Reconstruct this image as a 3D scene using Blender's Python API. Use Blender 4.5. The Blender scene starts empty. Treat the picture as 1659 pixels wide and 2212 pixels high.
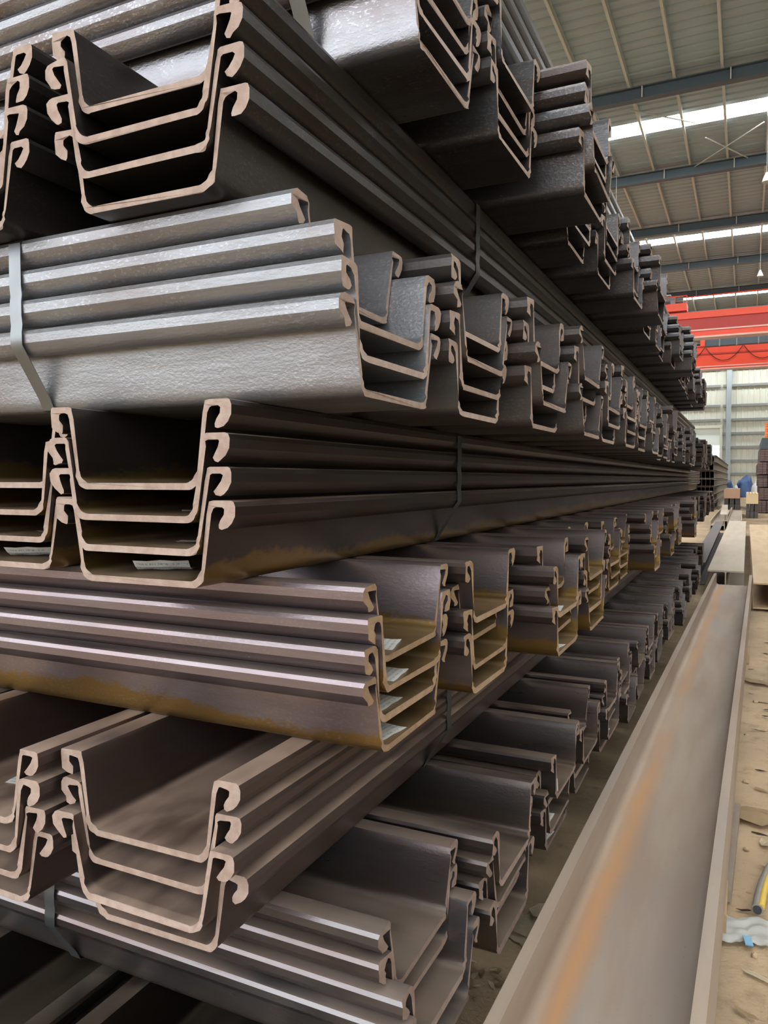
import bpy, bmesh, math, random
from mathutils import Matrix, Vector, noise
random.seed(7)
scn = bpy.context.scene
C = scn.collection
# ------------------------------------------------------------------ camera
CAM_H = 1.5
FPX = 1640.0
cr = Vector((0.90268624, 0.43029937, 0.0))
cu = Vector((-0.01861138, 0.03904314, 0.99906419))
cf = Vector((-0.42989669, 0.9018415, -0.04325217))
cam = bpy.data.cameras.new('camera')
cam.sensor_fit = 'HORIZONTAL'; cam.sensor_width = 36.0; cam.lens = FPX / 1659 * 36
cam.clip_start = 0.05; cam.clip_end = 400
camo = bpy.data.objects.new('camera', cam); C.objects.link(camo)
camo.matrix_world = Matrix(((cr.x, cu.x, -cf.x, 0), (cr.y, cu.y, -cf.y, 0), (cr.z, cu.z, -cf.z, CAM_H), (0, 0, 0, 1)))
scn.camera = camo
# ------------------------------------------------------------------ world and exposure
w = bpy.data.worlds.new('world'); scn.world = w; w.use_nodes = True
bg = w.node_tree.nodes['Background']
bg.inputs[0].default_value = (0.93, 0.965, 1.0, 1); bg.inputs[1].default_value = 6.5
SKYLIGHT = 34.0
scn.view_settings.view_transform = 'Standard'; scn.view_settings.look = 'None'
scn.view_settings.gamma = 1; scn.view_settings.use_curve_mapping = False
scn.view_settings.exposure = -0.45

# ------------------------------------------------------------------ materials
def lin(r, g, b):
    f = lambda c: c / 12.92 if c <= .04045 else ((c + .055) / 1.055) ** 2.4
    return (f(r / 255), f(g / 255), f(b / 255), 1)
class NT:
    def __init__(s, name):
        s.m = bpy.data.materials.new(name); s.m.use_nodes = True
        s.t = s.m.node_tree; s.b = s.t.nodes['Principled BSDF']
    def n(s, typ, **k):
        o = s.t.nodes.new('ShaderNode' + typ)
        for a, v in k.items(): setattr(o, a, v)
        return o
    def link(s, a, b): s.t.links.new(a, b)
    def val(s, sock, v):
        if isinstance(v, bpy.types.NodeSocket): s.link(v, sock)
        else: sock.default_value = v
    def math(s, op, a, b=0.0, c=None):
        o = s.n('Math', operation=op); s.val(o.inputs[0], a); s.val(o.inputs[1], b)
        if c is not None: s.val(o.inputs[2], c)
        return o.outputs[0]
    def mix(s, f, a, b):
        o = s.n('Mix', data_type='RGBA'); s.val(o.inputs[0], f); s.val(o.inputs[6], a); s.val(o.inputs[7], b)
        return o.outputs[2]
    def noise(s, vec, scale, detail=4, rough=.55):
        o = s.n('TexNoise'); s.link(vec, o.inputs['Vector']); o.inputs['Scale'].default_value = scale
        o.inputs['Detail'].default_value = detail; o.inputs['Roughness'].default_value = rough
        return o.outputs['Fac']
    def ramp(s, v, lo, hi):
        o = s.n('MapRange'); o.clamp = True; o.interpolation_type = 'SMOOTHSTEP'
        s.val(o.inputs[0], v); o.inputs[1].default_value = lo; o.inputs[2].default_value = hi
        return o.outputs[0]
    def scale(s, vec, v):
        o = s.n('VectorMath', operation='MULTIPLY'); s.link(vec, o.inputs[0]); o.inputs[1].default_value = v
        return o.outputs[0]
    def add(s, a, b):
        o = s.n('VectorMath', operation='ADD'); s.link(a, o.inputs[0]); s.link(b, o.inputs[1]); return o.outputs[0]
    def bump(s, h, strength, dist=.002):
        o = s.n('Bump'); o.inputs['Strength'].default_value = strength; o.inputs['Distance'].default_value = dist
        s.link(h, o.inputs['Height']); s.link(o.outputs[0], s.b.inputs['Normal'])
    def set(s, **k):
        for a, v in k.items(): s.val(s.b.inputs[a.replace('_', ' ')], v)

def pile_steel(name, scale_col, rust_col, ochre=0.0, flake=0.0, rough=.38, metal=.9, ochre_col=lin(160, 126, 58), rust_hi=.72, grain=.22, dust=.2, dust_col=lin(136, 116, 98)):
    """rolled mill scale: dark scale, brown rust clouds, ochre bloom along the web corners, pale flakes"""
    t = NT(name)
    tc = t.n('TexCoord'); oi = t.n('ObjectInfo')
    p0 = tc.outputs['Object']
    p = t.add(p0, t.scale(oi.outputs['Location'], (7.3, 11.7, 5.1)))
    st = t.scale(p, (.3, .6, .6))
    n1 = t.noise(st, 9, 5); n2 = t.noise(t.scale(p, (.15, 1, 1)), 30, 3); n3 = t.noise(t.scale(p, (.55, 1, 1)), 210, 3, .6)
    f = t.ramp(n1, .36, rust_hi)
    col = t.mix(f, scale_col, rust_col)
    col = t.mix(t.math('MULTIPLY', t.ramp(n2, .4, .75), .25), col, lin(96, 86, 84))
    if ochre > 0:
        sep = t.n('SeparateXYZ'); t.link(p0, sep.inputs[0])
        h = t.math('ADD', sep.outputs[2], t.math('MULTIPLY', t.math('SUBTRACT', t.noise(t.scale(p, (.5, 1, 1)), 60, 5, .7), .5), .06))
        h = t.math('ADD', h, t.math('MULTIPLY', t.math('SUBTRACT', t.noise(t.scale(p, (.2, .2, .2)), 8, 2), .5), .12))
        o = t.math('SUBTRACT', 1.0, t.ramp(h, .038, .058))
        col = t.mix(t.math('MULTIPLY', o, ochre), col, ochre_col)
    dk = t.n('Mix', data_type='RGBA', blend_type='MULTIPLY'); dk.inputs[0].default_value = 1.0; t.link(col, dk.inputs[6]); dk.inputs[7].default_value = (.62, .62, .62, 1); col = dk.outputs[2]
    rgh = t.math('ADD', rough - .14, t.math('MULTIPLY', n2, .14))
    met = metal
    if flake > 0:
        fl = t.math('MULTIPLY', t.ramp(n3, .55, .63), flake)
        fl = t.math('MULTIPLY', fl, t.ramp(t.noise(p, 5, 2), .35, .6))
        col = t.mix(fl, col, lin(190, 194, 198))
        rgh = t.math('SUBTRACT', rgh, t.math('MULTIPLY', fl, .15))
    ge = t.n('NewGeometry'); sn = t.n('SeparateXYZ'); t.link(ge.outputs['Normal'], sn.inputs[0])
    du = t.math('MULTIPLY', t.math('MULTIPLY', t.ramp(sn.outputs[2], .45, .95), t.ramp(t.noise(t.scale(p, (.4, 1, 1)), 6, 4), .2, .62)), dust)
    col = t.mix(du, col, dust_col); rgh = t.math('ADD', rgh, t.math('MULTIPLY', du, .4)); met = t.math('MULTIPLY', t.math('SUBTRACT', 1.0, du), metal)
    t.set(Base_Color=col, Roughness=rgh, Metallic=met)
    hh = t.math('ADD', t.math('MULTIPLY', n3, .5), n2)
    t.bump(hh, grain, .0025)
    return t.m
def cut_end(name, c1, c2):
    t = NT(name); tc = t.n('TexCoord'); oi = t.n('ObjectInfo')
    p = t.add(tc.outputs['Object'], t.scale(oi.outputs['Location'], (3.3, 5.7, 2.1)))
    a = t.noise(p, 45, 4); b = t.noise(p, 400, 2)
    t.set(Base_Color=t.mix(t.ramp(a, .3, .7), c1, c2), Roughness=.72, Metallic=.1)
    t.bump(b, .35, .002)
    return t.m
def plain(name, col, rough=.6, metal=0.0, var=.18, scale=6.0, bump=0.0):
    t = NT(name); tc = t.n('TexCoord')
    n1 = t.noise(tc.outputs['Object'], scale, 4)
    dark = tuple(c * (1 - var) for c in col[:3]) + (1,); lite = tuple(min(1, c * (1 + var)) for c in col[:3]) + (1,)
    t.set(Base_Color=t.mix(n1, dark, lite), Roughness=rough, Metallic=metal)
    if bump: t.bump(t.noise(tc.outputs['Object'], scale * 12, 3), bump, .004)
    return t.m
def emissive(name, col, s):
    t = NT(name); t.set(Base_Color=col, Emission_Color=col, Emission_Strength=s, Roughness=.5); return t.m

TIER_STEEL = {
    0: pile_steel('tier0_steel', lin(82, 78, 74), lin(82, 70, 60), dust=.4, dust_col=lin(112, 98, 80)),
    1: pile_steel('tier1_steel', lin(140, 136, 137), lin(128, 114, 112), ochre=.12, rough=.36, dust=.55),
    2: pile_steel('tier2_steel', lin(120, 106, 102), lin(118, 98, 90), ochre=.12, rough=.5, ochre_col=lin(134, 104, 76), dust=.85, dust_col=lin(142, 120, 104)),
    3: pile_steel('tier3_steel', lin(158, 146, 149), lin(152, 134, 136), ochre=.85, flake=.08, dust=.35),
    4: pile_steel('tier4_steel', lin(88, 83, 80), lin(88, 74, 66), ochre=.6, rough=.46, dust=.6),
    5: pile_steel('tier5_steel', lin(160, 162, 166), lin(142, 136, 136), flake=.2, rough=.46, dust=.08, metal=.75, grain=.6),
    6: pile_steel('tier6_steel', lin(80, 78, 77), lin(80, 71, 66), flake=.04, rough=.48, dust=.25),
    7: pile_steel('tier7_steel', lin(156, 156, 160), lin(124, 112, 110), flake=.3, rough=.38, dust=.08, grain=.6),
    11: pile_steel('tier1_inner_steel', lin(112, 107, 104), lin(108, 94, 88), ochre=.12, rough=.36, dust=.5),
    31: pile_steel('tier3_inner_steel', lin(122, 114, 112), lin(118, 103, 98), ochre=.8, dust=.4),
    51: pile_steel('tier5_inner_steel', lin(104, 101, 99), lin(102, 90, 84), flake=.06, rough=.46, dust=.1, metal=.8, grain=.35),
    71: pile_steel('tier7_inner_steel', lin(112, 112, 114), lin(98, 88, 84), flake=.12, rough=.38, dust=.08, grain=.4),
    8: pile_steel('tier8_steel', lin(140, 140, 142), lin(120, 112, 108), flake=.1, dust=.1),
}
END_A = cut_end('cut_end_beige', lin(148, 130, 118), lin(132, 112, 100))
END_B = cut_end('cut_end_brown', lin(134, 114, 103), lin(118, 98, 87))
END_C = cut_end('cut_end_ochre', lin(142, 118, 93), lin(126, 102, 78))
TIER_END = {11: END_B, 31: END_C, 51: END_A, 71: END_A, 0: END_B, 1: END_B, 2: END_A, 3: END_C, 4: END_A, 5: END_A, 6: END_A, 7: END_A, 8: END_A}

def paper_mat():
    t = NT('paper_print'); tc = t.n('TexCoord')
    sep = t.n('SeparateXYZ'); t.link(tc.outputs['Object'], sep.inputs[0])
    rows = t.math('GREATER_THAN', t.math('SINE', t.math('MULTIPLY', sep.outputs[0], 520.0)), .35)
    dots = t.math('GREATER_THAN', t.noise(t.scale(tc.outputs['Object'], (60, 400, 1)), 1.0, 1), .52)
    ink = t.math('MULTIPLY', t.math('MULTIPLY', rows, dots), .55)
    t.set(Base_Color=t.mix(ink, lin(240, 240, 236), lin(90, 92, 96)), Roughness=.6)
    return t.m
PAPER = paper_mat()
STRAP = plain('strap_steel', lin(112, 116, 118), .36, .9, .25, 14)

def dirt_mat():
    t = NT('dirt_floor'); tc = t.n('TexCoord'); p = tc.outputs['Object']
    a = t.noise(p, .9, 6, .6); b = t.noise(p, 9, 6, .65); c = t.noise(p, 70, 4, .6)
    col = t.mix(t.ramp(a, .35, .7), lin(154, 133, 106), lin(176, 152, 120))
    col = t.mix(t.math('MULTIPLY', t.ramp(b, .5, .72), .6), col, lin(118, 98, 76))
    col = t.mix(t.math('MULTIPLY', t.ramp(c, .62, .75), .5), col, lin(92, 76, 60))
    t.set(Base_Color=col, Roughness=.92)
    t.bump(t.math('ADD', t.math('MULTIPLY', c, .4), b), .6, .02)
    return t.m
DIRT = dirt_mat()
def rusty_beam(name, base, rust, stripe=.9, dirt=.35):
    t = NT(name); tc = t.n('TexCoord'); p = tc.outputs['Object']
    sep = t.n('SeparateXYZ'); t.link(p, sep.inputs[0])
    n1 = t.noise(t.scale(p, (1, .12, 1)), 7, 5); n2 = t.noise(p, 60, 4, .6); n3 = t.noise(t.scale(p, (1, .25, 1)), 3, 3)
    # a run of orange rust along one web corner where water stood
    xx = t.math('ADD', sep.outputs[0], t.math('MULTIPLY', t.math('SUBTRACT', n3, .5), .10))
    s = t.math('MULTIPLY', t.math('SUBTRACT', 1.0, t.ramp(t.math('ABSOLUTE', t.math('ADD', xx, .112)), .0, .062)), t.ramp(n3, .3, .6))
    col = t.mix(t.ramp(n1, .35, .68), base, rust)
    col = t.mix(t.math('MULTIPLY', t.ramp(n3, .5, .75), dirt), col, lin(128, 128, 128))
    col = t.mix(t.math('MULTIPLY', s, stripe), col, lin(172, 124, 76))
    col = t.mix(t.math('MULTIPLY', t.ramp(n2, .62, .8), .3), col, lin(96, 78, 66))
    t.set(Base_Color=col, Roughness=.62, Metallic=.15)
    t.bump(n2, .2, .002)
    return t.m
BEAM_RUST = rusty_beam('beam_rust', lin(152, 136, 120), lin(140, 120, 104), stripe=.75)
BEAM_DUST = rusty_beam('beam_dusty', lin(178, 166, 148), lin(170, 156, 136), stripe=.1, dirt=.1)
BEAM_SAND = rusty_beam('beam_sand', lin(190, 164, 128), lin(178, 150, 114), stripe=0, dirt=0)
BEAM_DARK = plain('beam_dark', lin(82, 76, 72), .6, .2, .25, 5, .1)
BEAM_STACK = plain('beam_stack_rust', lin(104, 84, 72), .65, .2, .3, 5, .1)
BEAM_SIDE = plain('beam_stack_side', lin(128, 118, 106), .65, .1, .2, 3, .1)
ROOF = plain('roof_sheet', lin(154, 168, 174), .6, .1, .08, .6)
PURLIN = plain('purlin_paint', lin(186, 188, 180), .55, .1, .08, 2)
RAFTER = plain('rafter_paint', lin(72, 84, 92), .5, .1, .12, 2)
WALLM = plain('wall_sheet', lin(196, 197, 184), .6, .0, .05, .4)
GIRT = plain('girt_paint', lin(128, 130, 128), .6, .1, .1, 2)
COLUMN = plain('column_paint', lin(146, 156, 160), .5, .1, .1, 2)
RED = plain('crane_red', lin(236, 78, 48), .45, 0, .06, 1.5)
RED_D = plain('crane_red_dark', lin(178, 52, 44), .5, 0, .08, 1.5)
CRANE_PALE = plain('crane_flange', lin(222, 176, 164), .45, .1, .1, 2)
BLACK = plain('rubber_black', lin(44, 44, 46), .6, 0, .2, 8)
GREYM = plain('motor_grey', lin(120, 124, 126), .5, .3, .2, 8)
WOOD = plain('timber', lin(150, 126, 92), .8, 0, .25, 12, .2)
SKY = emissive('skylight_sheet', (0.95, 0.98, 1.0, 1), SKYLIGHT)

# ------------------------------------------------------------------ mesh helpers
def link(o, parent=None):
    C.objects.link(o)
    if parent: o.parent = parent
    return o
def tag(o, label, cat, group=None):
    o['label'] = label; o['category'] = cat
    if group: o['group'] = group
    return o
def empty(name, loc, rz=0.0):
    o = bpy.data.objects.new(name, None); o.empty_display_size = .1
    o.location = loc; o.rotation_euler = (0, 0, rz); C.objects.link(o); return o
def mesh_from(bm, name, mats, smooth=None):
    bmesh.ops.recalc_face_normals(bm, faces=bm.faces[:])
    me = bpy.data.meshes.new(name); bm.to_mesh(me); bm.free()
    for m in mats: me.materials.append(m)
    if smooth is not None:
        for p in me.polygons: p.use_smooth = True
        me.set_sharp_from_angle(angle=smooth)
    return me
def obj(name, bm, mats, parent=None, smooth=None):
    if not isinstance(mats, (list, tuple)): mats = [mats]
    return link(bpy.data.objects.new(name, mesh_from(bm, name, mats, smooth)), parent)
def box(bm, x0, x1, y0, y1, z0, z1, mi=0):
    v = [bm.verts.new((x, y, z)) for x in (x0, x1) for y in (y0, y1) for z in (z0, z1)]
    for q in ((0, 1, 3, 2), (4, 6, 7, 5), (0, 4, 5, 1), (2, 3, 7, 6), (0, 2, 6, 4), (1, 5, 7, 3)):
        bm.faces.new([v[i] for i in q]).material_index = mi
    return v
def tube(bm, pts, r, n=8, mi=0):
    rings = []
    for i, p in enumerate(pts):
        p = Vector(p); a = Vector(pts[max(0, i - 1)]); b = Vector(pts[min(len(pts) - 1, i + 1)])
        d = (b - a).normalized(); u = d.cross(Vector((0, 0, 1)))
        if u.length < 1e-4: u = Vector((1, 0, 0))
        u.normalize(); v = d.cross(u); rr = r[i] if isinstance(r, (list, tuple)) else r
        rings.append([bm.verts.new(p + (u * math.cos(k * math.tau / n) + v * math.sin(k * math.tau / n)) * rr) for k in range(n)])
    for a, b in zip(rings, rings[1:]):
        for k in range(n): bm.faces.new((a[k], a[(k + 1) % n], b[(k + 1) % n], b[k])).material_index = mi
    for q in (rings[0], rings[-1]): bm.faces.new(q).material_index = mi
def prism(bm, poly, axis, a, b, mi=0, cap=None):
    """extrude a 2D polygon along axis 'x' (y,z), 'y' (x,z) or 'z' (x,y)"""
    f = {'x': lambda p, t: (t, p[0], p[1]), 'y': lambda p, t: (p[0], t, p[1]), 'z': lambda p, t: (p[0], p[1], t)}[axis]
    A = [bm.verts.new(f(p, a)) for p in poly]; B = [bm.verts.new(f(p, b)) for p in poly]
    n = len(poly)
    for i in range(n): bm.faces.new((A[i], A[(i + 1) % n], B[(i + 1) % n], B[i])).material_index = mi
    for q in (A, B): bm.faces.new(q).material_index = mi if cap is None else cap

# ------------------------------------------------------------------ the hall
Y0, Y1, XL, XR, ROOFZ = -9.0, 82.0, -24.0, 15.0, 12.9
def grid_lines(lo, hi, flo, fhi, fine, coarse):
    v = []; x = lo
    while x < flo: v.append(x); x += coarse
    x = flo
    while x < fhi: v.append(x); x += fine
    x = fhi
    while x < hi: v.append(x); x += coarse
    v.append(hi); return v
def make_floor():
    xs = grid_lines(-40, 40, -.9, 1.2, .03, 3.0); ys = grid_lines(-60, 84, 1.8, 10.0, .04, 3.0)
    verts = []
    for y in ys:
        for x in xs:
            z = 0.0
            if -.9 < x < 1.2 and 1.8 < y < 10:
                z = noise.fractal(Vector((x * 2.2, y * 2.2, 3)), 1.0, 2.0, 4) * .014 + noise.fractal(Vector((x * 9, y * 5, 8)), 1.0, 2.0, 3) * .009
                z = max(-.02, min(.02, z)) - .004
            verts.append((x, y, z))
    n = len(xs)
    faces = [(j * n + i, j * n + i + 1, (j + 1) * n + i + 1, (j + 1) * n + i) for j in range(len(ys) - 1) for i in range(n - 1)]
    me = bpy.data.meshes.new('floor'); me.from_pydata(verts, [], faces); me.materials.append(DIRT)
    for p in me.polygons: p.use_smooth = True
    o = link(bpy.data.objects.new('floor', me)); o['kind'] = 'structure'; o['label'] = 'dusty tan dirt floor of the hall'
make_floor()

SKYL = [26.35 + 12.8 * k for k in range(-2, 5)]
RAFT = [23.25 + 6.5 * k for k in range(-4, 9)]
def make_roof():
    bm = bmesh.new()
    segs = []; prev = Y0
    for s in SKYL + [None]:
        end = Y1 if s is None else s - .48
        if end > prev: segs.append((prev, end))
        if s is not None: prev = max(prev, s + .48)
    for a, b in segs:       # ribbed sheet, ribs run along x
        prof = []; y = a
        while y < b:
            for dy, z in ((0, 0), (.26, 0), (.30, .045), (.36, .045)):
                if y + dy < b: prof.append((y + dy, ROOFZ + z))
            y += .40
        prof.append((b, ROOFZ))
        P = [[bm.verts.new((x, yy, zz)) for yy, zz in prof] for x in (XL, XR)]
        for i in range(len(prof) - 1): bm.faces.new((P[0][i], P[0][i + 1], P[1][i + 1], P[1][i]))
    roof = obj('ceiling', bm, ROOF); roof['kind'] = 'structure'; roof['label'] = 'pale ribbed sheet roof on purlins and rafters'
    # purlins along y, one mesh shared
    bm = bmesh.new(); prism(bm, [(-.035, -.005), (.035, -.005), (.035, -.02), (-.02, -.02), (-.02, -.18), (.035, -.18), (.035, -.20), (-.035, -.20)], 'y', Y0, Y1)
    pm = mesh_from(bm, 'purlin', [PURLIN])
    x = -4.46 - 1.22 * 9
    while x < 9:
        o = link(bpy.data.objects.new('purlin', pm), roof); o.location = (x, 0, ROOFZ); x += 1.22
    bm = bmesh.new()
    prism(bm, [(-.13, -.20), (.13, -.20), (.13, -.22), (.012, -.22), (.012, -.53), (.13, -.53), (.13, -.55), (-.13, -.55), (-.13, -.53), (-.012, -.53), (-.012, -.22), (-.13, -.22)], 'x', XL, XR)
    rm = mesh_from(bm, 'rafter', [RAFTER])
    for y in RAFT:
        o = link(bpy.data.objects.new('rafter', rm), roof); o.location = (0, y, ROOFZ)
    bm = bmesh.new(); prism(bm, [(-.48, .01), (.48, .01), (.48, .03), (-.48, .03)], 'x', XL, XR)
    sm = mesh_from(bm, 'skylight', [SKY])
    for y in SKYL:
        o = link(bpy.data.objects.new('skylight', sm), roof); o.location = (0, y, ROOFZ); o['label'] = 'glowing translucent skylight strip'
    # diagonal rod bracing under the sheet and knee stiffeners on the rafters
    for (a, b) in (((-1.4, 27.4), (.2, 30.4)), ((-2.4, 30.4), (.3, 27.0)), ((-3.4, 24.4), (-1.6, 26.2))):
        bm = bmesh.new(); tube(bm, [(a[0], a[1], ROOFZ - .24), (b[0], b[1], ROOFZ - .24)], .02, 6); obj('brace_rod', bm, PURLIN, roof)
    bm = bmesh.new(); prism(bm, [(-.01, -.22), (.10, -.22), (.10, -.53), (-.01, -.53)], 'x', 0, .03)
    km = mesh_from(bm, 'stiffener', [PURLIN])
    for y in RAFT[4:9]:
        for x in (-5.2, -2.9, -.6):
            o = link(bpy.data.objects.new('stiffener', km), roof); o.location = (x, y - .14, ROOFZ)
make_roof()
def make_walls():
    YB = 80.0
    # back wall: ribbed sheet with a door opening
    dx0, dx1, dz = -7.2, -2.35, 6.4
    bm = bmesh.new()
    def sheet(x0, x1, z0, z1):
        x = x0; prof = []
        while x < x1:
            for d, y in ((0, 0), (.34, 0), (.38, -.05), (.46, -.05)):
                if x + d < x1: prof.append((x + d, YB + y))
            x += .5
        prof.append((x1, YB))
        P = [[bm.verts.new((a, b, z)) for a, b in prof] for z in (z0, z1)]
        for i in range(len(prof) - 1): bm.faces.new((P[0][i], P[0][i + 1], P[1][i + 1], P[1][i]))
    sheet(XL, dx0, 0, ROOFZ); sheet(dx0, dx1, dz, ROOFZ); sheet(dx1, XR, 0, ROOFZ)
    wb = obj('wall_back', bm, WALLM); wb['kind'] = 'structure'; wb['label'] = 'cream ribbed sheet end wall with grey girts'
    bm = bmesh.new(); box(bm, dx1 + .2, XR, YB - .26, YB - .06, -.11, .11); gm = mesh_from(bm, 'girt', [GIRT])
    for z in (2.0, 3.25, 4.55, 5.85, 7.15, 8.5, 10.4, 12.0):
        o = link(bpy.data.objects.new('girt', gm), wb); o.location = (0, 0, z)
    bm = bmesh.new(); box(bm, XL, dx1, YB - .26, YB - .06, -.11, .11); gm2 = mesh_from(bm, 'girt', [GIRT])
    for z in (7.15, 8.5, 10.4, 12.0):
        o = link(bpy.data.objects.new('girt', gm2), wb); o.location = (0, 0, z)
    bm = bmesh.new(); prism(bm, [(-.22, -.30), (.22, -.30), (.22, -.27), (.02, -.27), (.02, -.03), (.22, -.03), (.22, 0), (-.22, 0), (-.22, -.03), (-.02, -.03), (-.02, -.27), (-.22, -.27)], 'z', 0, ROOFZ)
    cm = mesh_from(bm, 'column', [COLUMN])
    for x in (-9.6, -1.62, 4.6):
        o = link(bpy.data.objects.new('column', cm), wb); o.location = (x, YB - .27, 0)
    # door: raised sectional leaf, frame posts, daylit yard wall beyond
    d = empty('door_1', (0, YB, 0)); d['kind'] = 'structure'; d['label'] = 'tall bright loading door in the cream end wall'
    bm = bmesh.new(); box(bm, dx0, dx1, .02, .10, 4.75, dz); obj('raised_leaf', bm, plain('leaf_sheet', lin(214, 222, 218), .5, 0, .03, 1), d)
    bm = bmesh.new(); box(bm, dx1 - .02, dx1 + .22, -.20, .05, 0, dz + .25); obj('door_post', bm, WALLM, d)
    bm = bmesh.new(); box(bm, dx0 - .22, dx0 + .02, -.20, .05, 0, dz + .25); obj('door_post', bm, WALLM, d)
    bm = bmesh.new(); box(bm, dx0 - .22, dx1 + .22, -.22, .05, dz, dz + .28); obj('door_head', bm, WALLM, d)
    bm = bmesh.new()
    for k in range(7): box(bm, -16, 6, 8.0, 8.2, k * 1.1 + .02, k * 1.1 + 1.08)
    obj('yard_wall', bm, plain('yard_panel', lin(196, 216, 232), .6, 0, .03, .5), d)
    for nm, x, lab in (('wall_left', XL, 'cream sheet side wall'), ('wall_right', XR, 'cream sheet side wall')):
        bm = bmesh.new(); prof = []; y = Y0
        while y < YB: prof += [(y, 0), (y + .8, 0), (y + .9, .06), (y + 1.1, .06)]; y += 1.2
        P = [[bm.verts.new((x + d, yy, z)) for yy, d in prof] for z in (0, ROOFZ)]
        for i in range(len(prof) - 1): bm.faces.new((P[0][i], P[0][i + 1], P[1][i + 1], P[1][i]))
        o = obj(nm, bm, WALLM); o['kind'] = 'structure'; o['label'] = lab
make_walls()

# ------------------------------------------------------------------ sheet pile profile
PITCH = .0575; PH = .155
def uo(w): return .144 + (w - .02) * .176
def ui(w): return uo(w) - .0088
def bez(a, c, b, n):
    return [((1 - t) ** 2 * a[0] + 2 * t * (1 - t) * c[0] + t * t * b[0], (1 - t) ** 2 * a[1] + 2 * t * (1 - t) * c[1] + t * t * b[1]) for t in [i / n for i in range(n + 1)]]
CUT0, CUT1 = .036, .132
def prof_web(n=8):
    r_out = [(uo(CUT0), CUT0)] + bez((uo(.024), .024), (uo(.0), 0), (.117, 0), n)
    r_in = bez((.112, .012), (.1315, .012), (ui(.033), .033), n) + [(ui(CUT0), CUT0)]
    right_o = r_out[::-1]; left_o = [(-x, y) for x, y in r_out]
    return left_o + right_o + r_in[::-1] + [(-x, y) for x, y in r_in]
def prof_flange(s): return [(s * uo(CUT0), CUT0), (s * uo(CUT1), CUT1), (s * ui(CUT1), CUT1), (s * ui(CUT0), CUT0)]
LOCK = [(uo(CUT1), CUT1), (uo(.141), .141), (.170, .1435), (.188, .1435), (.1915, .1405), (.1895, .131), (.1815, .121), (.1770, .113), (.1795, .1070), (.187, .1050),
        (.196, .1085), (.2045, .1165), (.2118, .1285), (.2128, .1445), (.2092, .1525), (.203, .155), (.166, .155), (.160, .1530), (ui(.147), .147), (ui(CUT1), CUT1)]
def prof_lock(s): return [(s * x, y) for x, y in LOCK]
def pile_part(prof, L, steel, endm, var, name, xs=()):
    bm = bmesh.new()
    def jit(y, z): return .0022 * math.sin(y * 210 + var * 2.1) + .0016 * math.sin(z * 330 + y * 90 + var * 4.7)
    n = len(prof)
    A = [bm.verts.new((jit(y, z), y, z)) for y, z in prof]
    B = [bm.verts.new((-L, y, z)) for y, z in prof]
    for i in range(n): bm.faces.new((A[i], A[(i + 1) % n], B[(i + 1) % n], B[i]))
    for q in (A, B): bm.faces.new(q).material_index = 1
    return mesh_from(bm, name, [steel, endm], math.radians(27 if name == 'interlock' else 32))
_pc = {}
def part_meshes(tier, var, L):
    k = (tier, var, L)
    if k not in _pc:
        st, en = TIER_STEEL[tier], TIER_END[tier]
        _pc[k] = [('web', pile_part(prof_web(), L, st, en, var, 'web')),
                  ('flange', pile_part(prof_flange(1), L, st, en, var, 'flange')), ('flange', pile_part(prof_flange(-1), L, st, en, var, 'flange')),
                  ('interlock', pile_part(prof_lock(1), L, st, en, var, 'interlock')), ('interlock', pile_part(prof_lock(-1), L, st, en, var, 'interlock'))]
    return _pc[k]
ORD = ['first', 'second', 'third', 'fourth', 'fifth', 'sixth', 'seventh', 'eighth', 'ninth', 'tenth', 'eleventh', 'twelfth', 'thirteenth', 'fourteenth', 'fifteenth', 'sixteenth', 'seventeenth', 'eighteenth', 'nineteenth', 'twentieth']
POS = ['lowest', 'third from top', 'second from top', 'topmost']
def sheet_pile(tier, loc, rz, L, label, group, var, steel=None):
    r = empty('sheet_pile', loc, rz); tag(r, label, 'sheet pile', group)
    for nm, me in part_meshes(tier if steel is None else steel, var, L): link(bpy.data.objects.new(nm, me), r)
    return r
def paper_label(pile, x, y, rot, lift=0.0):
    bm = bmesh.new(); n = 4; L, W_ = .075, .105
    top = []
    for i in range(n + 1):
        for j in range(n + 1):
            u, v = i / n - .5, j / n - .5
            z = .0014 + lift * max(0, u + .1) ** 2 * 3 + .002 * math.sin(v * 5 + u * 3) ** 2
            top.append(bm.verts.new((u * L, v * W_, z)))
    for i in range(n):
        for j in range(n): bm.faces.new([top[i * (n + 1) + j], top[(i + 1) * (n + 1) + j], top[(i + 1) * (n + 1) + j + 1], top[i * (n + 1) + j + 1]])
    bmesh.ops.solidify(bm, geom=bm.faces[:], thickness=.0006)
    o = obj('paper_label', bm, PAPER, pile); o.location = (x, y, .0125); o.rotation_euler = (0, 0, rot); o['label'] = 'white printed paper label'
    return o

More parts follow.
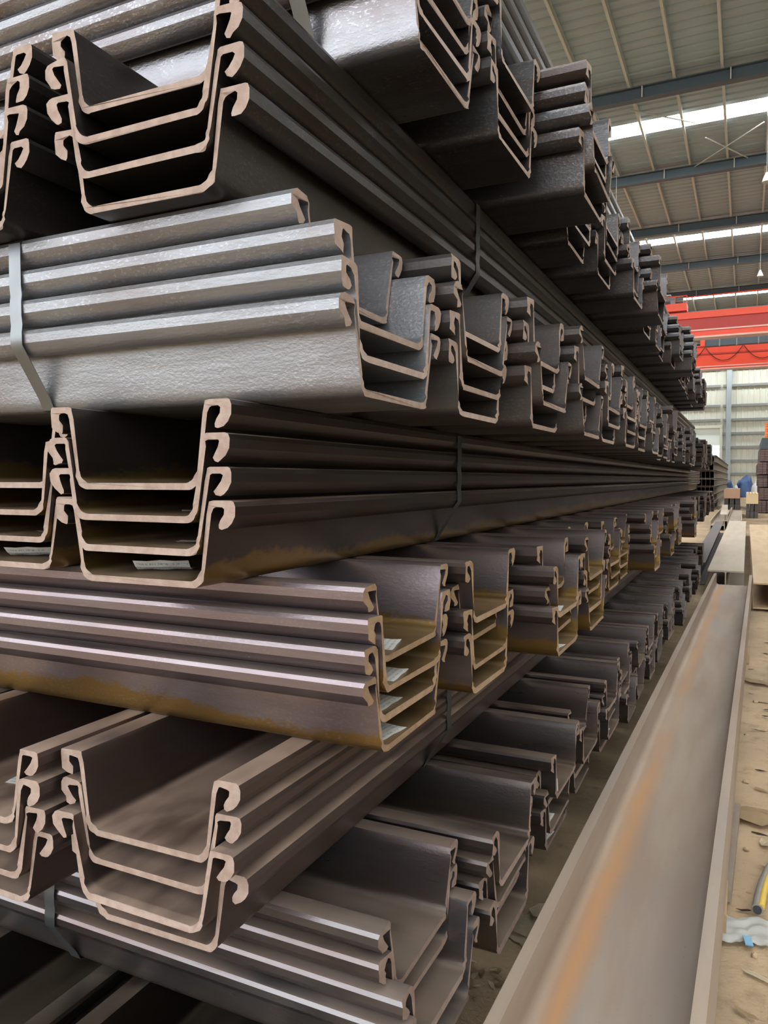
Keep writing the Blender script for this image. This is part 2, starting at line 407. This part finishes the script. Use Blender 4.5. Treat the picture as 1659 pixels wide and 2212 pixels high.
Z = {0: .0, 1: .325, 2: .6525, 3: .98, 4: 1.3075, 5: 1.635, 6: 1.9625, 7: 2.29, 8: 2.6175}
TIERWORD = {1: 'lowest crosswise tier', 3: 'second crosswise tier', 5: 'third crosswise tier', 7: 'top crosswise tier',
            0: 'ground tier', 2: 'second lengthwise tier', 4: 'third lengthwise tier', 6: 'fourth lengthwise tier', 8: 'uppermost lengthwise tier'}
LOOK = {11: 'dark brown', 31: 'ochre rusted brown', 51: 'dark grey', 71: 'dark', 0: 'dark', 1: 'purplish brown', 2: 'dusty brown', 3: 'ochre stained', 4: 'dark ochre-edged', 5: 'silvery grey', 6: 'dark grey', 7: 'pale-flaked grey', 8: 'grey'}
CROSS = {   # (centre along the stack, end position) of each bundle
    1: [(1.45, -.60), (1.90, -.535), (2.47, -.535), (2.95, -.53), (3.43, -.53), (3.88, -.515), (4.31, -.505)],
    3: [(1.41, -.608), (1.86, -.60), (2.33, -.485), (2.76, -.475), (3.25, -.64), (3.73, -.57), (4.18, -.60), (4.63, -.47), (5.10, -.50)],
    5: [(1.255, -.572), (1.69, -.555), (2.12, -.505), (2.55, -.475), (2.98, -.465), (3.43, -.47), (3.90, -.46), (4.38, -.47), (4.87, -.46), (5.33, -.45)],
    7: [(1.45, -.555), (1.88, -.535), (2.31, -.415), (2.745, -.555), (3.19, -.50), (3.62, -.475), (4.05, -.40), (4.48, -.53), (4.91, -.515), (5.35, -.525), (5.80, -.455), (6.23, -.385)],
}
LAST = {1: 10.9, 3: 13.4, 5: 12.6, 7: 9.5}
LX = 8.0
rnd = random.Random(11)
for t in CROSS:
    while CROSS[t][-1][0] + .45 < LAST[t]:
        y = CROSS[t][-1][0] + .445 + rnd.random() * .02
        CROSS[t].append((y, -.50 + (rnd.random() - .5) * .14))
NIND = {1: 16, 3: 17, 5: 17, 7: 18}
SPECIAL = {(5, 0): (.0, .0, -.01, -.085), (3, 0): (-.003, -.004, .005, -.003), (1, 0): (.055, .045, .0, .0), (1, 1): (.005, -.02, .0, .01),
           (3, 2): (.0, -.02, .0, -.045), (7, 0): (0, .0, -.004, .004), (5, 1): (-.005, .0, .01, .0)}
YOFF = {(5, 0): (0, -.001, .0, -.001), (3, 0): (.0, -.0012, .0, .001), (1, 0): (.0, .001, .0, .001)}
PAPERS = {(3, 0): (0, 1, 2, 3), (3, 2): (0, 2, 3), (1, 2): (0, 1, 3), (1, 4): (1, 3), (5, 1): (), (1, 6): (2,)}
BR = {}
rest = []        # far piles and those out of view: (tier, loc, rz, L)
for t in (1, 3, 5, 7):
    for b, (yc, xe) in enumerate(CROSS[t]):
        for k in range(4):
            dx = SPECIAL[(t, b)][k] if (t, b) in SPECIAL else rnd.choice([0, 0, .01, -.012, .02, -.03]) + (rnd.random() - .5) * .012
            dy = YOFF[(t, b)][k] if (t, b) in YOFF else (k % 2) * (rnd.random() - .5) * .0022
            rz = BR[(t, b)] if k else BR.setdefault((t, b), (rnd.random() - .5) * .008)
            loc = (xe + dx, yc + dy, Z[t] + k * PITCH + .001)
            if b < NIND[t]:
                lab = '%s sheet pile, %s in %s bundle from front, %s' % (LOOK[t] if b == 0 else LOOK[t * 10 + 1], POS[k], ORD[b], TIERWORD[t])
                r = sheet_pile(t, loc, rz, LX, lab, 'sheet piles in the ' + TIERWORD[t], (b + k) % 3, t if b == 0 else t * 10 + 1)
                if k in PAPERS.get((t, b), ()):
                    paper_label(r, -.046 - .006 * (k % 2), -.062 + .006 * k if t == 3 else -.06, .12 * (k - 1))
            else: rest.append((t * 10 + 1, loc, rz, LX))
LONG = {  # per bundle: centre x, near-end y of the four piles from lowest to topmost, x offsets, length
    0: [(-1.08, (.72, .70, .71, .73), (0, 0, 0, 0), 12.0), (-1.55, (.70, .71, .70, .72), (0, 0, 0, 0), 12.0)],
    2: [(-.978, (1.06, 1.02, 1.04, 1.04), (0, .0012, 0, -.001), 12.3), (-1.415, (1.03, 1.01, 1.0, 1.0), (0, .001, 0, -.001), 12.3)],
    4: [(-.993, (1.05, 1.043, 1.038, 1.043), (.001, 0, -.001, 0), 14.4), (-1.465, (1.14, 1.13, 1.12, 1.14), (.001, 0, 0, -.001), 14.4)],
    6: [(-.922, (1.0, .99, .985, 1.0), (.001, 0, 0, -.001), 11.4), (-1.395, (.99, .985, .99, 1.0), (0, 0, .001, 0), 11.4)],
    8: [(-.845, (1.1, 1.08, 1.1, 1.07), (0, 0, 0, 0), 8.6)],
}
WHICH = ['bundle beside the aisle', 'bundle second from the aisle']
for t, bs in LONG.items():
    for b, (xc, ys, dxs, L) in enumerate(bs):
        for k in range(4):
            loc = (xc + dxs[k], ys[k], Z[t] + k * (PITCH if t else .056) + .001)
            lab = '%s sheet pile, %s in %s, %s' % (LOOK[t], POS[k], WHICH[b], TIERWORD[t])
            r = sheet_pile(t, loc, -math.pi / 2, L, lab, 'sheet piles in the ' + TIERWORD[t], (b + k) % 3)
            if t == 4: paper_label(r, -.10 - .02 * k, .06 if k else -.03, .5 + .1 * k, lift=.02 if k == 0 else .004)
            if t == 2 and b == 1: paper_label(r, -.16, .015, .25)
    for q in range(2):
        x0 = bs[-1][0] - .46 * (q + 1)
        for k in range(4): rest.append((t, (x0, 1.2 if t else .8, Z[t] + k * (PITCH if t else .056) + .001), -math.pi / 2, bs[-1][3]))
def make_rest(rest, label, name):
    prof = [(-uo(.02), .02), (-.118, 0), (.118, 0), (uo(.02), .02)] + LOCK[1:4] + LOCK[7:10] + LOCK[11:16:2] + [(ui(.03), .03), (.11, .012), (-.11, .012), (-ui(.03), .03)]
    prof += [(-x, y) for x, y in (LOCK[1:4] + LOCK[7:10] + LOCK[11:16:2])[::-1]]
    bm = bmesh.new(); tiers = sorted({r[0] for r in rest}); n = len(prof)
    for t, loc, rz, L in rest:
        M = Matrix.Translation(loc) @ Matrix.Rotation(rz, 4, 'Z'); mi = tiers.index(t)
        A = [bm.verts.new(M @ Vector((0, y, z))) for y, z in prof]; B = [bm.verts.new(M @ Vector((-L, y, z))) for y, z in prof]
        for i in range(n): bm.faces.new((A[i], A[(i + 1) % n], B[(i + 1) % n], B[i])).material_index = mi
        for q in (A, B): bm.faces.new(q).material_index = len(tiers)
    o = obj(name, bm, [TIER_STEEL[t] for t in tiers] + [END_B]); o['kind'] = 'stuff'
    tag(o, label, 'sheet piles')
make_rest([r for r in rest if abs(r[2]) < 1], 'mass of distant steel sheet piles filling the far end of the stack', 'sheet_pile_mass')
make_rest([r for r in rest if abs(r[2]) > 1], 'lengthwise steel sheet piles deep inside the stack away from the aisle', 'inner_sheet_pile_mass')

# ------------------------------------------------------------------ steel straps round the bundles
STRAP_SHADED = plain('strap_dark', lin(62, 62, 62), .5, .6, .25, 14)  # darker copy of the strap steel, shade of the lengthwise tiers painted in
def strap(loc, rz, label, width=.032, mat=None):
    H = PH + 3 * PITCH + .0012
    path = [(0, -.0012), (.122, -.0012), (.140, .006), (.152, .030), (.2040, .1100), (.2145, .126), (.2145, .150), (.2125, .165), (.2145, .183), (.2145, .208), (.2125, .222), (.2145, .240), (.2145, H - .008), (.206, H)]
    path = path + [(-x, y) for x, y in path[::-1]][:-1]
    bm = bmesh.new(); n = len(path); cols = []
    cy, cz = 0, H / 2
    for (y, z) in path:
        d = Vector((y - cy, z - cz)); d.normalize()
        cols.append([bm.verts.new((x, y + d.x * e, z + d.y * e)) for x, e in ((-width / 2, 0), (width / 2, 0), (width / 2, .0012), (-width / 2, .0012))])
    for i in range(n):
        a, b = cols[i], cols[(i + 1) % n]
        for k in range(4): bm.faces.new((a[k], a[(k + 1) % 4], b[(k + 1) % 4], b[k]))
    r = empty('steel_strap', loc, rz); tag(r, label, 'strap', 'steel straps round the bundles')
    obj('band', bm, mat or STRAP, r, math.radians(40))
    bm = bmesh.new(); box(bm, -width / 2 - .003, width / 2 + .003, -.03, .03, H, H + .004); obj('seal', bm, STRAP, r)
    return r
def xstrap(t, b, x, words): strap((x, CROSS[t][b][0], Z[t]), 0.0, 'flat steel strap round the front bundle of the %s' % TIERWORD[t] if b == 0 else words)
xstrap(5, 0, -1.29, ''); xstrap(1, 0, -1.46, ''); xstrap(7, 0, -.775, ''); xstrap(3, 0, -2.05, '')
for t, y in ((4, 2.16), (6, 2.11), (2, 2.04)):
    strap((LONG[t][0][0], y, Z[t]), -math.pi / 2, 'flat steel strap round the aisle-side bundle of the %s' % TIERWORD[t], .032, STRAP_SHADED)

# ------------------------------------------------------------------ H-beams
def h_profile(dep, wid, tf, tw, r=.018, n=3):
    """H lying with its flanges upright: depth across x, flange width up z (z from 0)"""
    c = wid / 2; a = dep / 2
    q = [(-a, 0), (-a + tf, 0)] + [(-a + tf + r - r * math.cos(t), c - tw / 2 - r + r * math.sin(t)) for t in [i * math.pi / 2 / n for i in range(n + 1)]]
    h = q + [(-x, z) for x, z in q[::-1]]          # lower half, left to right
    return h + [(x, wid - z) for x, z in h[::-1]]
def upright(prof, wid):
    return [(z - wid / 2, x) for x, z in prof]       # turn it: flanges level
def h_beam(name, loc, rz, L, prof, mat, label=None, group=None, cap=None):
    bm = bmesh.new(); prism(bm, prof, 'y', 0, L, 0, 1 if cap else None)
    o = obj(name, bm, [mat, cap] if cap else mat, None, math.radians(35))
    o.location = loc; o.rotation_euler = (0, 0, rz)
    if label: tag(o, label, 'beam', group)
    return o
# unseen beam stacks added across the aisle to darken the aisle-facing steel
P2 = h_profile(.30, .30, .016, .011); bm = bmesh.new(); prism(bm, [(x, y + .0) for x, y in upright(P2, .30)], 'y', 0, 9.0)
for v in bm.verts: v.co.z += .15
nm = mesh_from(bm, 'h_beam', [BEAM_DARK], math.radians(35))
for q, (ys, tiers) in enumerate(((4.0, 7), (14.0, 8), (24.0, 7))):
    for k in range(tiers):
        for j in range(6):
            o = link(bpy.data.objects.new('steel_section', nm)); o.location = (2.6 + j * .31 + .02 * (k % 2), ys + .06 * ((j * 3 + k) % 4), k * .302)
            tag(o, 'dark steel H-beam in the beam stacks across the aisle', 'beam', 'added out-of-view H-beams across the aisle')

# the long H section lying beside the stack and its timber packing
PB = h_profile(.415, .28, .030, .016, .03, 4)
h_beam('steel_section', (-.281, .55, .088), -math.radians(.97), 9.38, PB, BEAM_RUST, 'long rusty H section on its side along the aisle, orange rust along web', None)
for i, (y, x0, x1, lab) in enumerate(((2.78, -.50, -.032, 'short timber packing block under the long rusty H section'), (6.9, -.45, .05, 'timber packing block under the far half of long rusty section'))):
    bm = bmesh.new(); prism(bm, [(x0, .0), (x1, .0), (x1, .075), (x1 - .01, .086), (x0 + .01, .086), (x0, .075)], 'y', -.12, .12)
    o = obj('timber_block', bm, WOOD); o.location = (0, y, .002); tag(o, lab, 'timber', 'timber packing blocks')
bm = bmesh.new(); box(bm, -.02, .004, -.40, .40, 0, .045); o = obj('timber_lath', bm, plain('timber_grey', lin(128, 114, 98), .8, 0, .2, 12, .2)); o.location = (-.012, 3.28, .012); o.rotation_euler = (0, 0, -.03)
tag(o, 'thin pale timber lath lying along the foot of rusty H section', 'lath')
# upright sections further down the aisle
PU = [(x, z + .17) for x, z in upright(h_profile(.34, .42, .02, .014, .02), .42)]
h_beam('steel_section', (-.215, 10.5, .003), -.002, 12.6, PU, BEAM_DUST, 'dusty pale H section standing on its flange beyond the rusty one')
PU2 = [(x, z + .16) for x, z in upright(h_profile(.32, .20, .014, .01, .016), .20)]
h_beam('steel_section', (-.60, 11.6, .003), .004, 11.4, PU2, BEAM_DARK, 'dark narrow H section between the stack and the dusty section')
PR = [(x, z + .16) for x, z in upright(h_profile(.30, .44, .018, .014, .02), .44)]
h_beam('steel_section', (.315, 9.65, .003), .0, 12.4, PR, BEAM_SAND, 'sand covered wide H section lying beside the open dirt aisle')
PF = h_profile(.40, .28, .02, .014, .02)
h_beam('steel_section', (-.74, 24.2, .003), .0, 12.0, PF, BEAM_DUST, 'grey dusty section on its side, next to the tall beam stack')
h_beam('steel_section', (-.29, 24.6, .003), .004, 11.5, PF, BEAM_DUST, 'grey dusty section on its side, second from the tall beam stack')
h_beam('steel_section', (-.56, 24.0, .285), .02, 9.0, [(x, z + .1) for x, z in upright(h_profile(.2, .2, .012, .008), .2)], BEAM_DUST, 'small dusty H section resting on the two sideways sections')
# tall stack of H sections, tiers seen from their ends
P3 = [(x, z + .17) for x, z in upright(h_profile(.34, .17, .012, .008, .01), .17)]
bm = bmesh.new(); prism(bm, P3, 'y', 0, 30.0, 0); tm = mesh_from(bm, 'steel_section', [BEAM_SIDE], math.radians(35))
bm = bmesh.new(); prism(bm, P3, 'y', 0, 30.0, 0); tm2 = mesh_from(bm, 'steel_section', [BEAM_STACK], math.radians(35))
for k in range(7):
    for j in range(9):
        o = link(bpy.data.objects.new('steel_section', tm if j == 0 else tm2)); o.location = (-1.42 - j * .19 - .03 * (k % 2) + (.05 if k == 3 else 0), 40.2 + .05 * ((j + k) % 3), .01 + k * .385)
        tag(o, 'rusty H section in the %s tier from the ground, tall stack at aisle end' % ORD[k], 'beam', 'H sections in the tall tiered stack')
    for y in (40.8, 46, 52, 58):
        if k:
            bm = bmesh.new(); box(bm, -3.1, -1.38, 0, .1, 0, .034); o = obj('stacking_batten', bm, WOOD); o.location = (0, y, .01 + k * .385 - .0395)
            tag(o, 'thin timber batten between tiers of the tall section stack', 'batten', 'battens in the tall stack')
# bridge crane girders
def bxp(name, parent, mat, *b):
    bm = bmesh.new(); box(bm, *b); return obj(name, bm, mat, parent)
ca = empty('bridge_crane', (0, 35.2, 0)); tag(ca, 'red bridge crane girder with walkway and hoist motor platform', 'crane')
bxp('girder_web', ca, RED_D, -18, 12, .08, .60, 7.86, 8.35); bxp('walkway_beam', ca, RED, -18, 12, 0, .70, 8.35, 8.62)  # the web's shade is painted in as a darker red
bxp('bottom_flange', ca, CRANE_PALE, -18, 12, -.02, .70, 7.80, 7.86); bxp('service_beam', ca, RED, -18, 12, .04, .60, 7.58, 7.80); bxp('service_flange', ca, CRANE_PALE, -18, 12, -.02, .66, 7.51, 7.58)
bxp('trolley_rail', ca, GREYM, -18, 12, .30, .38, 8.62, 8.70)
bm = bmesh.new(); tube(bm, [(-18, .65, 9.25), (12, .65, 9.55)], .022, 6); obj('handrail', bm, RED, ca)
bxp('motor_platform', ca, RED, -3.9, -2.43, -.1, .8, 8.70, 9.02)
bm = bmesh.new(); tube(bm, [(-3.7, .3, 9.28), (-3.1, .3, 9.28)], .22, 14); tube(bm, [(-2.95, .3, 9.22), (-2.6, .3, 9.22)], .16, 12); box(bm, -3.1, -2.9, .1, .5, 9.02, 9.38); obj('hoist_motor', bm, GREYM, ca)
bm = bmesh.new(); tube(bm, [(-3.9, -.1, 9.32), (-2.43, -.1, 9.32)], .022, 6)
for x in (-3.9, -3.4, -2.9, -2.43): tube(bm, [(x, -.1, 9.02), (x, -.1, 9.32)], .018, 6)
obj('guard_rail', bm, RED, ca)
cb = empty('bridge_crane', (0, 45.7, 0)); tag(cb, 'red bridge crane girder with hanging festoon cable loops', 'crane')
bxp('girder_web', cb, RED, -18, 12, 0, .6, 7.72, 8.78); bxp('bottom_flange', cb, CRANE_PALE, -18, 12, -.08, .68, 7.66, 7.72)
bxp('lower_rib', cb, RED, -18, 12, -.03, .6, 7.58, 7.66); bxp('lower_flange', cb, CRANE_PALE, -18, 12, -.08, .68, 7.53, 7.58); bxp('top_flange', cb, RED, -18, 12, -.08, .68, 8.78, 8.84)
bxp('cable_track', cb, RED_D, -18, 12, -.05, 0, 8.34, 8.42)
for x0 in [-9.75 + 1.9 * k for k in range(8)]:
    bm = bmesh.new(); tube(bm, [(x0 + 1.85 * i / 10, -.09, 8.72 - .75 * (1 - (2 * i / 10 - 1) ** 2)) for i in range(11)], .02, 6); obj('festoon_cable', bm, BLACK, cb)
r = empty('crane_beam', (0, 43.0, 0)); tag(r, 'dark grey crane beam between the two red girders', 'crane')
bxp('dark_girder', r, RAFTER, -2.06, 12, 0, .4, 8.38, 8.75); bxp('end_truck', r, RED, -2.28, -2.06, -.1, .5, 8.38, 8.84)
for x in (-1.4, -.6, .4): bxp('rib', r, GREYM, x, x + .06, -.03, 0, 8.34, 8.75)
# things at the far end of the aisle
def blob(name, loc, sz, mat, label, cat, group=None, seed=0, flat=.35, boxy=False):
    bm = bmesh.new(); bmesh.ops.create_icosphere(bm, subdivisions=3, radius=1)
    for v in bm.verts:
        if boxy: v.co = Vector([math.copysign(abs(c) ** .55, c) for c in v.co])
        k = 1 + .28 * noise.noise(v.co * 1.7 + Vector((seed * 3.1, seed, 0))) + .12 * noise.noise(v.co * 4.5 + Vector((seed, 0, 9)))
        v.co = Vector((v.co.x * sz[0] * k, v.co.y * sz[1] * k, max(-flat, v.co.z) * sz[2] * k + flat * sz[2]))
    zmin = min(v.co.z for v in bm.verts)
    for v in bm.verts: v.co.z -= zmin
    o = obj(name, bm, mat, None, math.radians(50)); o.location = loc; return tag(o, label, cat, group)
TARP = plain('tarpaulin_blue', lin(62, 92, 140), .5, 0, .3, 3); SACK = plain('sack_white', lin(222, 222, 226), .7, 0, .08, 6)
for i, (x, y, sx, sz_, lab) in enumerate(((-1.6, 71, .6, .95, 'blue tarpaulin heap nearest the tall section stack'), (-.1, 70, .55, 1.15, 'tallest blue tarpaulin heap, middle one before the end wall'), (1.75, 73, .55, .95, 'low blue tarpaulin heap behind the brown bundle stack'))):
    blob('tarpaulin_heap', (x, y, .0), (sx, .9, sz_), TARP, lab, 'tarpaulin', 'blue tarpaulin heaps', i, .35, True)
for i, (x, y, z, s_, lab) in enumerate(((1.0, 66, 0, .42, 'largest white sack, beside the brown bundle stack'), (.62, 64.8, 0, .26, 'medium white sack in front of the middle tarpaulin heap'), (-.75, 68, 0, .22, 'small white sack between two blue tarpaulin heaps'))):
    blob('white_sack', (x, y, z), (s_, s_ * .8, s_ * 3.2), SACK, lab, 'sack', 'white sacks', i + 5)
def crate(loc, sx, sy, sz_, mat, label, n=4, sk=.55):
    r = empty('wooden_crate', loc); tag(r, label, 'crate')
    bm = bmesh.new()
    for k in range(n):
        x0 = -sx / 2 + k * sx / n
        box(bm, x0 + .01, x0 + sx / n - .01, -sy / 2, sy / 2, sz_ - .03, sz_)
    obj('lid_boards', bm, mat, r)
    bm = bmesh.new(); box(bm, -sx / 2, sx / 2, -sy / 2, -sy / 2 + .03, sk, sz_ - .03); box(bm, -sx / 2, sx / 2, sy / 2 - .03, sy / 2, sk, sz_ - .03); box(bm, -sx / 2, -sx / 2 + .03, -sy / 2 + .03, sy / 2 - .03, sk, sz_ - .03); box(bm, sx / 2 - .03, sx / 2, -sy / 2 + .03, sy / 2 - .03, sk, sz_ - .03)
    obj('sides', bm, mat, r)
    bm = bmesh.new()
    for x in (-sx * .34, 0, sx * .34): box(bm, x - sx * .15, x + sx * .15, -sy / 2 + .06, sy / 2, 0, sk * .48); box(bm, x - sx * .13, x + sx * .13, -sy / 2 + .1, sy / 2, sk * .5, sk)
    obj('skids', bm, BEAM_DARK, r)
crate((-.62, 43.5, .005), .72, 5.0, 1.0, plain('crate_pink', lin(198, 160, 134), .8, 0, .1, 5), 'low pinkish plank crate beyond the aisle sections')
crate((.22, 34.0, .005), .42, 3.6, .95, plain('crate_tan', lin(206, 182, 142), .8, 0, .1, 5), 'pale tan crate beside the brown bundle stack')
BROWN = plain('bundle_brown', lin(104, 84, 80), .7, .1, .3, 4, .1); SLATE = plain('cover_slate', lin(70, 78, 84), .6, 0, .2, 3)
bm = bmesh.new()
for k in range(5): box(bm, 0, .16, 0, 9.0, .03 + k * .105, .03 + k * .105 + .095)
for k in range(5): box(bm, .17, .33, 0, 9.0, .03 + k * .105, .03 + k * .105 + .095)
for y in (.6, 4.5, 8.4): box(bm, 0, .33, y, y + .08, 0, .03)
bmn = mesh_from(bm, 'steel_bundle', [BROWN])
for k in range(5):
    for j in range(5):
        o = link(bpy.data.objects.new('steel_bundle', bmn)); o.location = (.47 + j * .35 + .04 * ((k * 2) % 3), 37.2 + .1 * ((j + k) % 3), .005 + k * .562)
        tag(o, 'brown bundle of flat bars, %s tier from the ground under the slate cover' % ORD[k], 'bundle', 'brown bundles in the far right stack')
bm = bmesh.new(); box(bm, .55, 2.2, 37.3, 46.0, 0, .16); box(bm, .60, 2.15, 37.5, 45.8, .16, .5); o = obj('cover_sheet', bm, SLATE); o.location = (0, 0, 2.82); tag(o, 'dark slate cover on top of the brown bundle stack', 'cover')
r = empty('orange_sign', (.84, 38.4, 3.32)); tag(r, 'tall narrow orange sign standing on the slate cover', 'sign')
bm = bmesh.new(); box(bm, -.12, .12, -.02, .02, 0, .72); obj('board', bm, plain('sign_orange', lin(240, 130, 50), .5, 0, .05, 3), r)
bm = bmesh.new()
for z0 in (.08, .32, .54):
    box(bm, -.08, .08, -.026, -.021, z0, z0 + .025); box(bm, -.08, .08, -.026, -.021, z0 + .09, z0 + .11); box(bm, -.012, .012, -.027, -.0215, z0 - .02, z0 + .14); box(bm, .045, .065, -.027, -.0215, z0 - .01, z0 + .09)
obj('lettering', bm, plain('sign_red', lin(200, 60, 30), .5, 0, .05, 3), r)
# pendant lamps under the roof
for i, (x, y) in enumerate(((.42, 28.1), (.42, 40.9), (-4.46, 29.0))):
    r = empty('pendant_lamp', (x, y, 11.18)); tag(r, 'white dome pendant lamp hanging under the roof purlins', 'lamp', 'pendant lamps')
    bm = bmesh.new(); tube(bm, [(0, 0, .28), (0, 0, 1.52)], .006, 6); obj('rod', bm, PURLIN, r)
    bm = bmesh.new(); tube(bm, [(0, 0, .30), (0, 0, .26), (0, 0, .15), (0, 0, .03), (0, 0, 0)], [.04, .05, .10, .14, .145], 18); obj('shade', bm, PURLIN, r, math.radians(60))
# ------------------------------------------------------------------ litter on the dirt floor
CARD = plain('cardboard', lin(176, 152, 118), .85, 0, .2, 14, .1); CHALK = plain('paper_scrap', lin(206, 192, 164), .85, 0, .12, 14, .1); DARKBIT = plain('bark_dark', lin(74, 58, 46), .9, 0, .3, 20, .2)
def scrap(name, loc, size, rz, mat, label, cat, group, seed, curl=.25, th=.002):
    rr = random.Random(seed); n = 7
    bm = bmesh.new(); ring = []
    for k in range(n):
        a = k * math.tau / n; d = .6 + .55 * rr.random()
        ring.append((math.cos(a) * d * size[0] / 2, math.sin(a) * d * size[1] / 2))
    ax, cx = rr.random() * math.tau, rr.uniform(.3, 1)
    def h(x, y):
        u = (x * math.cos(ax) + y * math.sin(ax)) / max(size); return curl * max(size) * (u * u * 2 * cx + .12 * math.sin(u * 9 + seed))
    lv = []
    for f in (.45, 1.0): lv.append([bm.verts.new((x * f, y * f, h(x * f, y * f))) for x, y in ring])
    c = bm.verts.new((0, 0, h(0, 0)))
    for k in range(n):
        j = (k + 1) % n; bm.faces.new((c, lv[0][k], lv[0][j])); bm.faces.new((lv[0][k], lv[1][k], lv[1][j], lv[0][j]))
    bmesh.ops.solidify(bm, geom=bm.faces[:], thickness=th)
    zmin = min(v.co.z for v in bm.verts)
    for v in bm.verts: v.co.z -= zmin
    o = obj(name, bm, mat); o.location = loc; o.rotation_euler = (0, 0, rz)
    return tag(o, label, cat, group)
rs = random.Random(5)
for i in range(9):
    scrap('paper_scrap', (-.665 + rs.uniform(-.06, .075), 2.46 + rs.uniform(-.10, .10), .004 + .002 * i), (rs.uniform(.09, .17), rs.uniform(.06, .12)), rs.uniform(0, 6), CHALK, 'torn pale paper scrap between lowest bundles and rusty section', 'scrap', 'torn pale paper scraps', i, .12)
for i in range(16):
    scrap('bark_chip', (-.70 + rs.uniform(-.06, .07), 2.12 + rs.uniform(-.09, .09), .003), (rs.uniform(.02, .07), rs.uniform(.015, .05)), rs.uniform(0, 6), CARD if i % 3 else CHALK, ('curled tan' if i % 3 else 'pale') + ' bark chip in the litter by the lowest bundle', 'chip', 'tan chips by the lowest bundle', 40 + i, .3)
scrap('cardboard_flap', (.075, 3.66, .02), (.26, .22), .4, CARD, 'folded tan cardboard flap tenting over a dark gap', 'cardboard', None, 77, .55, .004)
scrap('cardboard_flap', (.10, 3.42, .012), (.10, .07), 1.4, CHALK, 'small pale cardboard flap near the tented one', 'cardboard', None, 79, .3, .003)
for i in range(44):
    y = 2.3 + 5.6 * rs.random() ** 1.4; x = rs.uniform(.0, .14 + .02 * y) + .014 * (y - 2)
    scrap('wood_chip', (x, y, .003), (rs.uniform(.03, .12), rs.uniform(.01, .035)), rs.uniform(-.8, .8), [CARD, DARKBIT, DARKBIT, CHALK][i % 4], ['tan', 'dark', 'dark', 'pale'][i % 4] + ' curled wood chip on the dirt beside the long rusty section', 'chip', 'wood chips on the aisle dirt', 100 + i, .25)
for i in range(40):
    y = 6 + 30 * rs.random(); x = rs.uniform(.05, .35 + .012 * y) + .006 * y
    if 9.0 < y < 22.6 and x < .75: x += .75
    if 31 < y: x = .62 + .01 * i; y = 30.4 + .01 * i
    scrap('board_scrap', (x, y, .003), (rs.uniform(.1, .5), rs.uniform(.04, .16)), rs.uniform(-.5, .5), [CARD, CHALK, WOOD][i % 3], 'broken tan board scrap strewn along the sandy aisle', 'scrap', 'board scraps along the aisle', 200 + i, .08, .01)
for i in range(10):
    blob('dirt_clod', (rs.uniform(-.60, -.45) if i % 2 else rs.uniform(.02, .12), 2.6 + i * .38, -.004), [rs.uniform(.008, .02)] * 2 + [rs.uniform(.008, .016)], DIRT, 'small clod of dirt lying on the aisle floor', 'clod', 'dirt clods', 300 + i)
# grey and yellow hose end
r = empty('hose', (0, 0, 0)); tag(r, 'cut end of grey hose with yellow stripe on the dirt', 'hose')
hp = [(.062, 2.83, .034), (.070, 2.92, .034), (.085, 3.03, .033), (.108, 3.15, .032), (.15, 3.28, .032), (.22, 3.42, .032)]
bm = bmesh.new(); tube(bm, hp, .019, 14); obj('hose_wall', bm, plain('hose_grey', lin(126, 122, 116), .6, 0, .15, 20), r, math.radians(60))
bm = bmesh.new(); tube(bm, [(x + .011, y, z + .011) for x, y, z in hp], .0115, 10); obj('yellow_stripe', bm, plain('hose_yellow', lin(190, 160, 66), .6, 0, .15, 20), r, math.radians(60))
bm = bmesh.new(); tube(bm, [(.0612, 2.822, .034), (.0622, 2.834, .034)], .0135, 14); obj('hose_bore', bm, BLACK, r)
# crumpled plastic wrapper with blue corner
bm = bmesh.new(); n = 14; g = []
for i in range(n + 1):
    for j in range(n + 1):
        u, v = i / n - .5, j / n - .5
        g.append(bm.verts.new((u * .17, v * .16 + .02 * math.sin(u * 5), .014 + .012 * noise.fractal(Vector((u * 5, v * 5, 2)), 1, 2, 3))))
for i in range(n):
    for j in range(n): bm.faces.new((g[i * (n + 1) + j], g[(i + 1) * (n + 1) + j], g[(i + 1) * (n + 1) + j + 1], g[i * (n + 1) + j + 1]))
bmesh.ops.solidify(bm, geom=bm.faces[:], thickness=.001)
r = empty('plastic_wrapper', (.018, 2.72, 0), -.1); tag(r, 'crumpled translucent white plastic wrapper with blue corner', 'wrapper')
obj('film', bm, plain('film_white', lin(206, 206, 200), .35, 0, .06, 20), r, math.radians(60))
bm = bmesh.new(); box(bm, -.012, .012, -.022, .022, 0, .004); o = obj('blue_print', bm, plain('print_blue', lin(90, 140, 168), .4, 0, .15, 60), r); o.location = (.022, -.072, .018); o.rotation_euler = (.1, .05, .3)
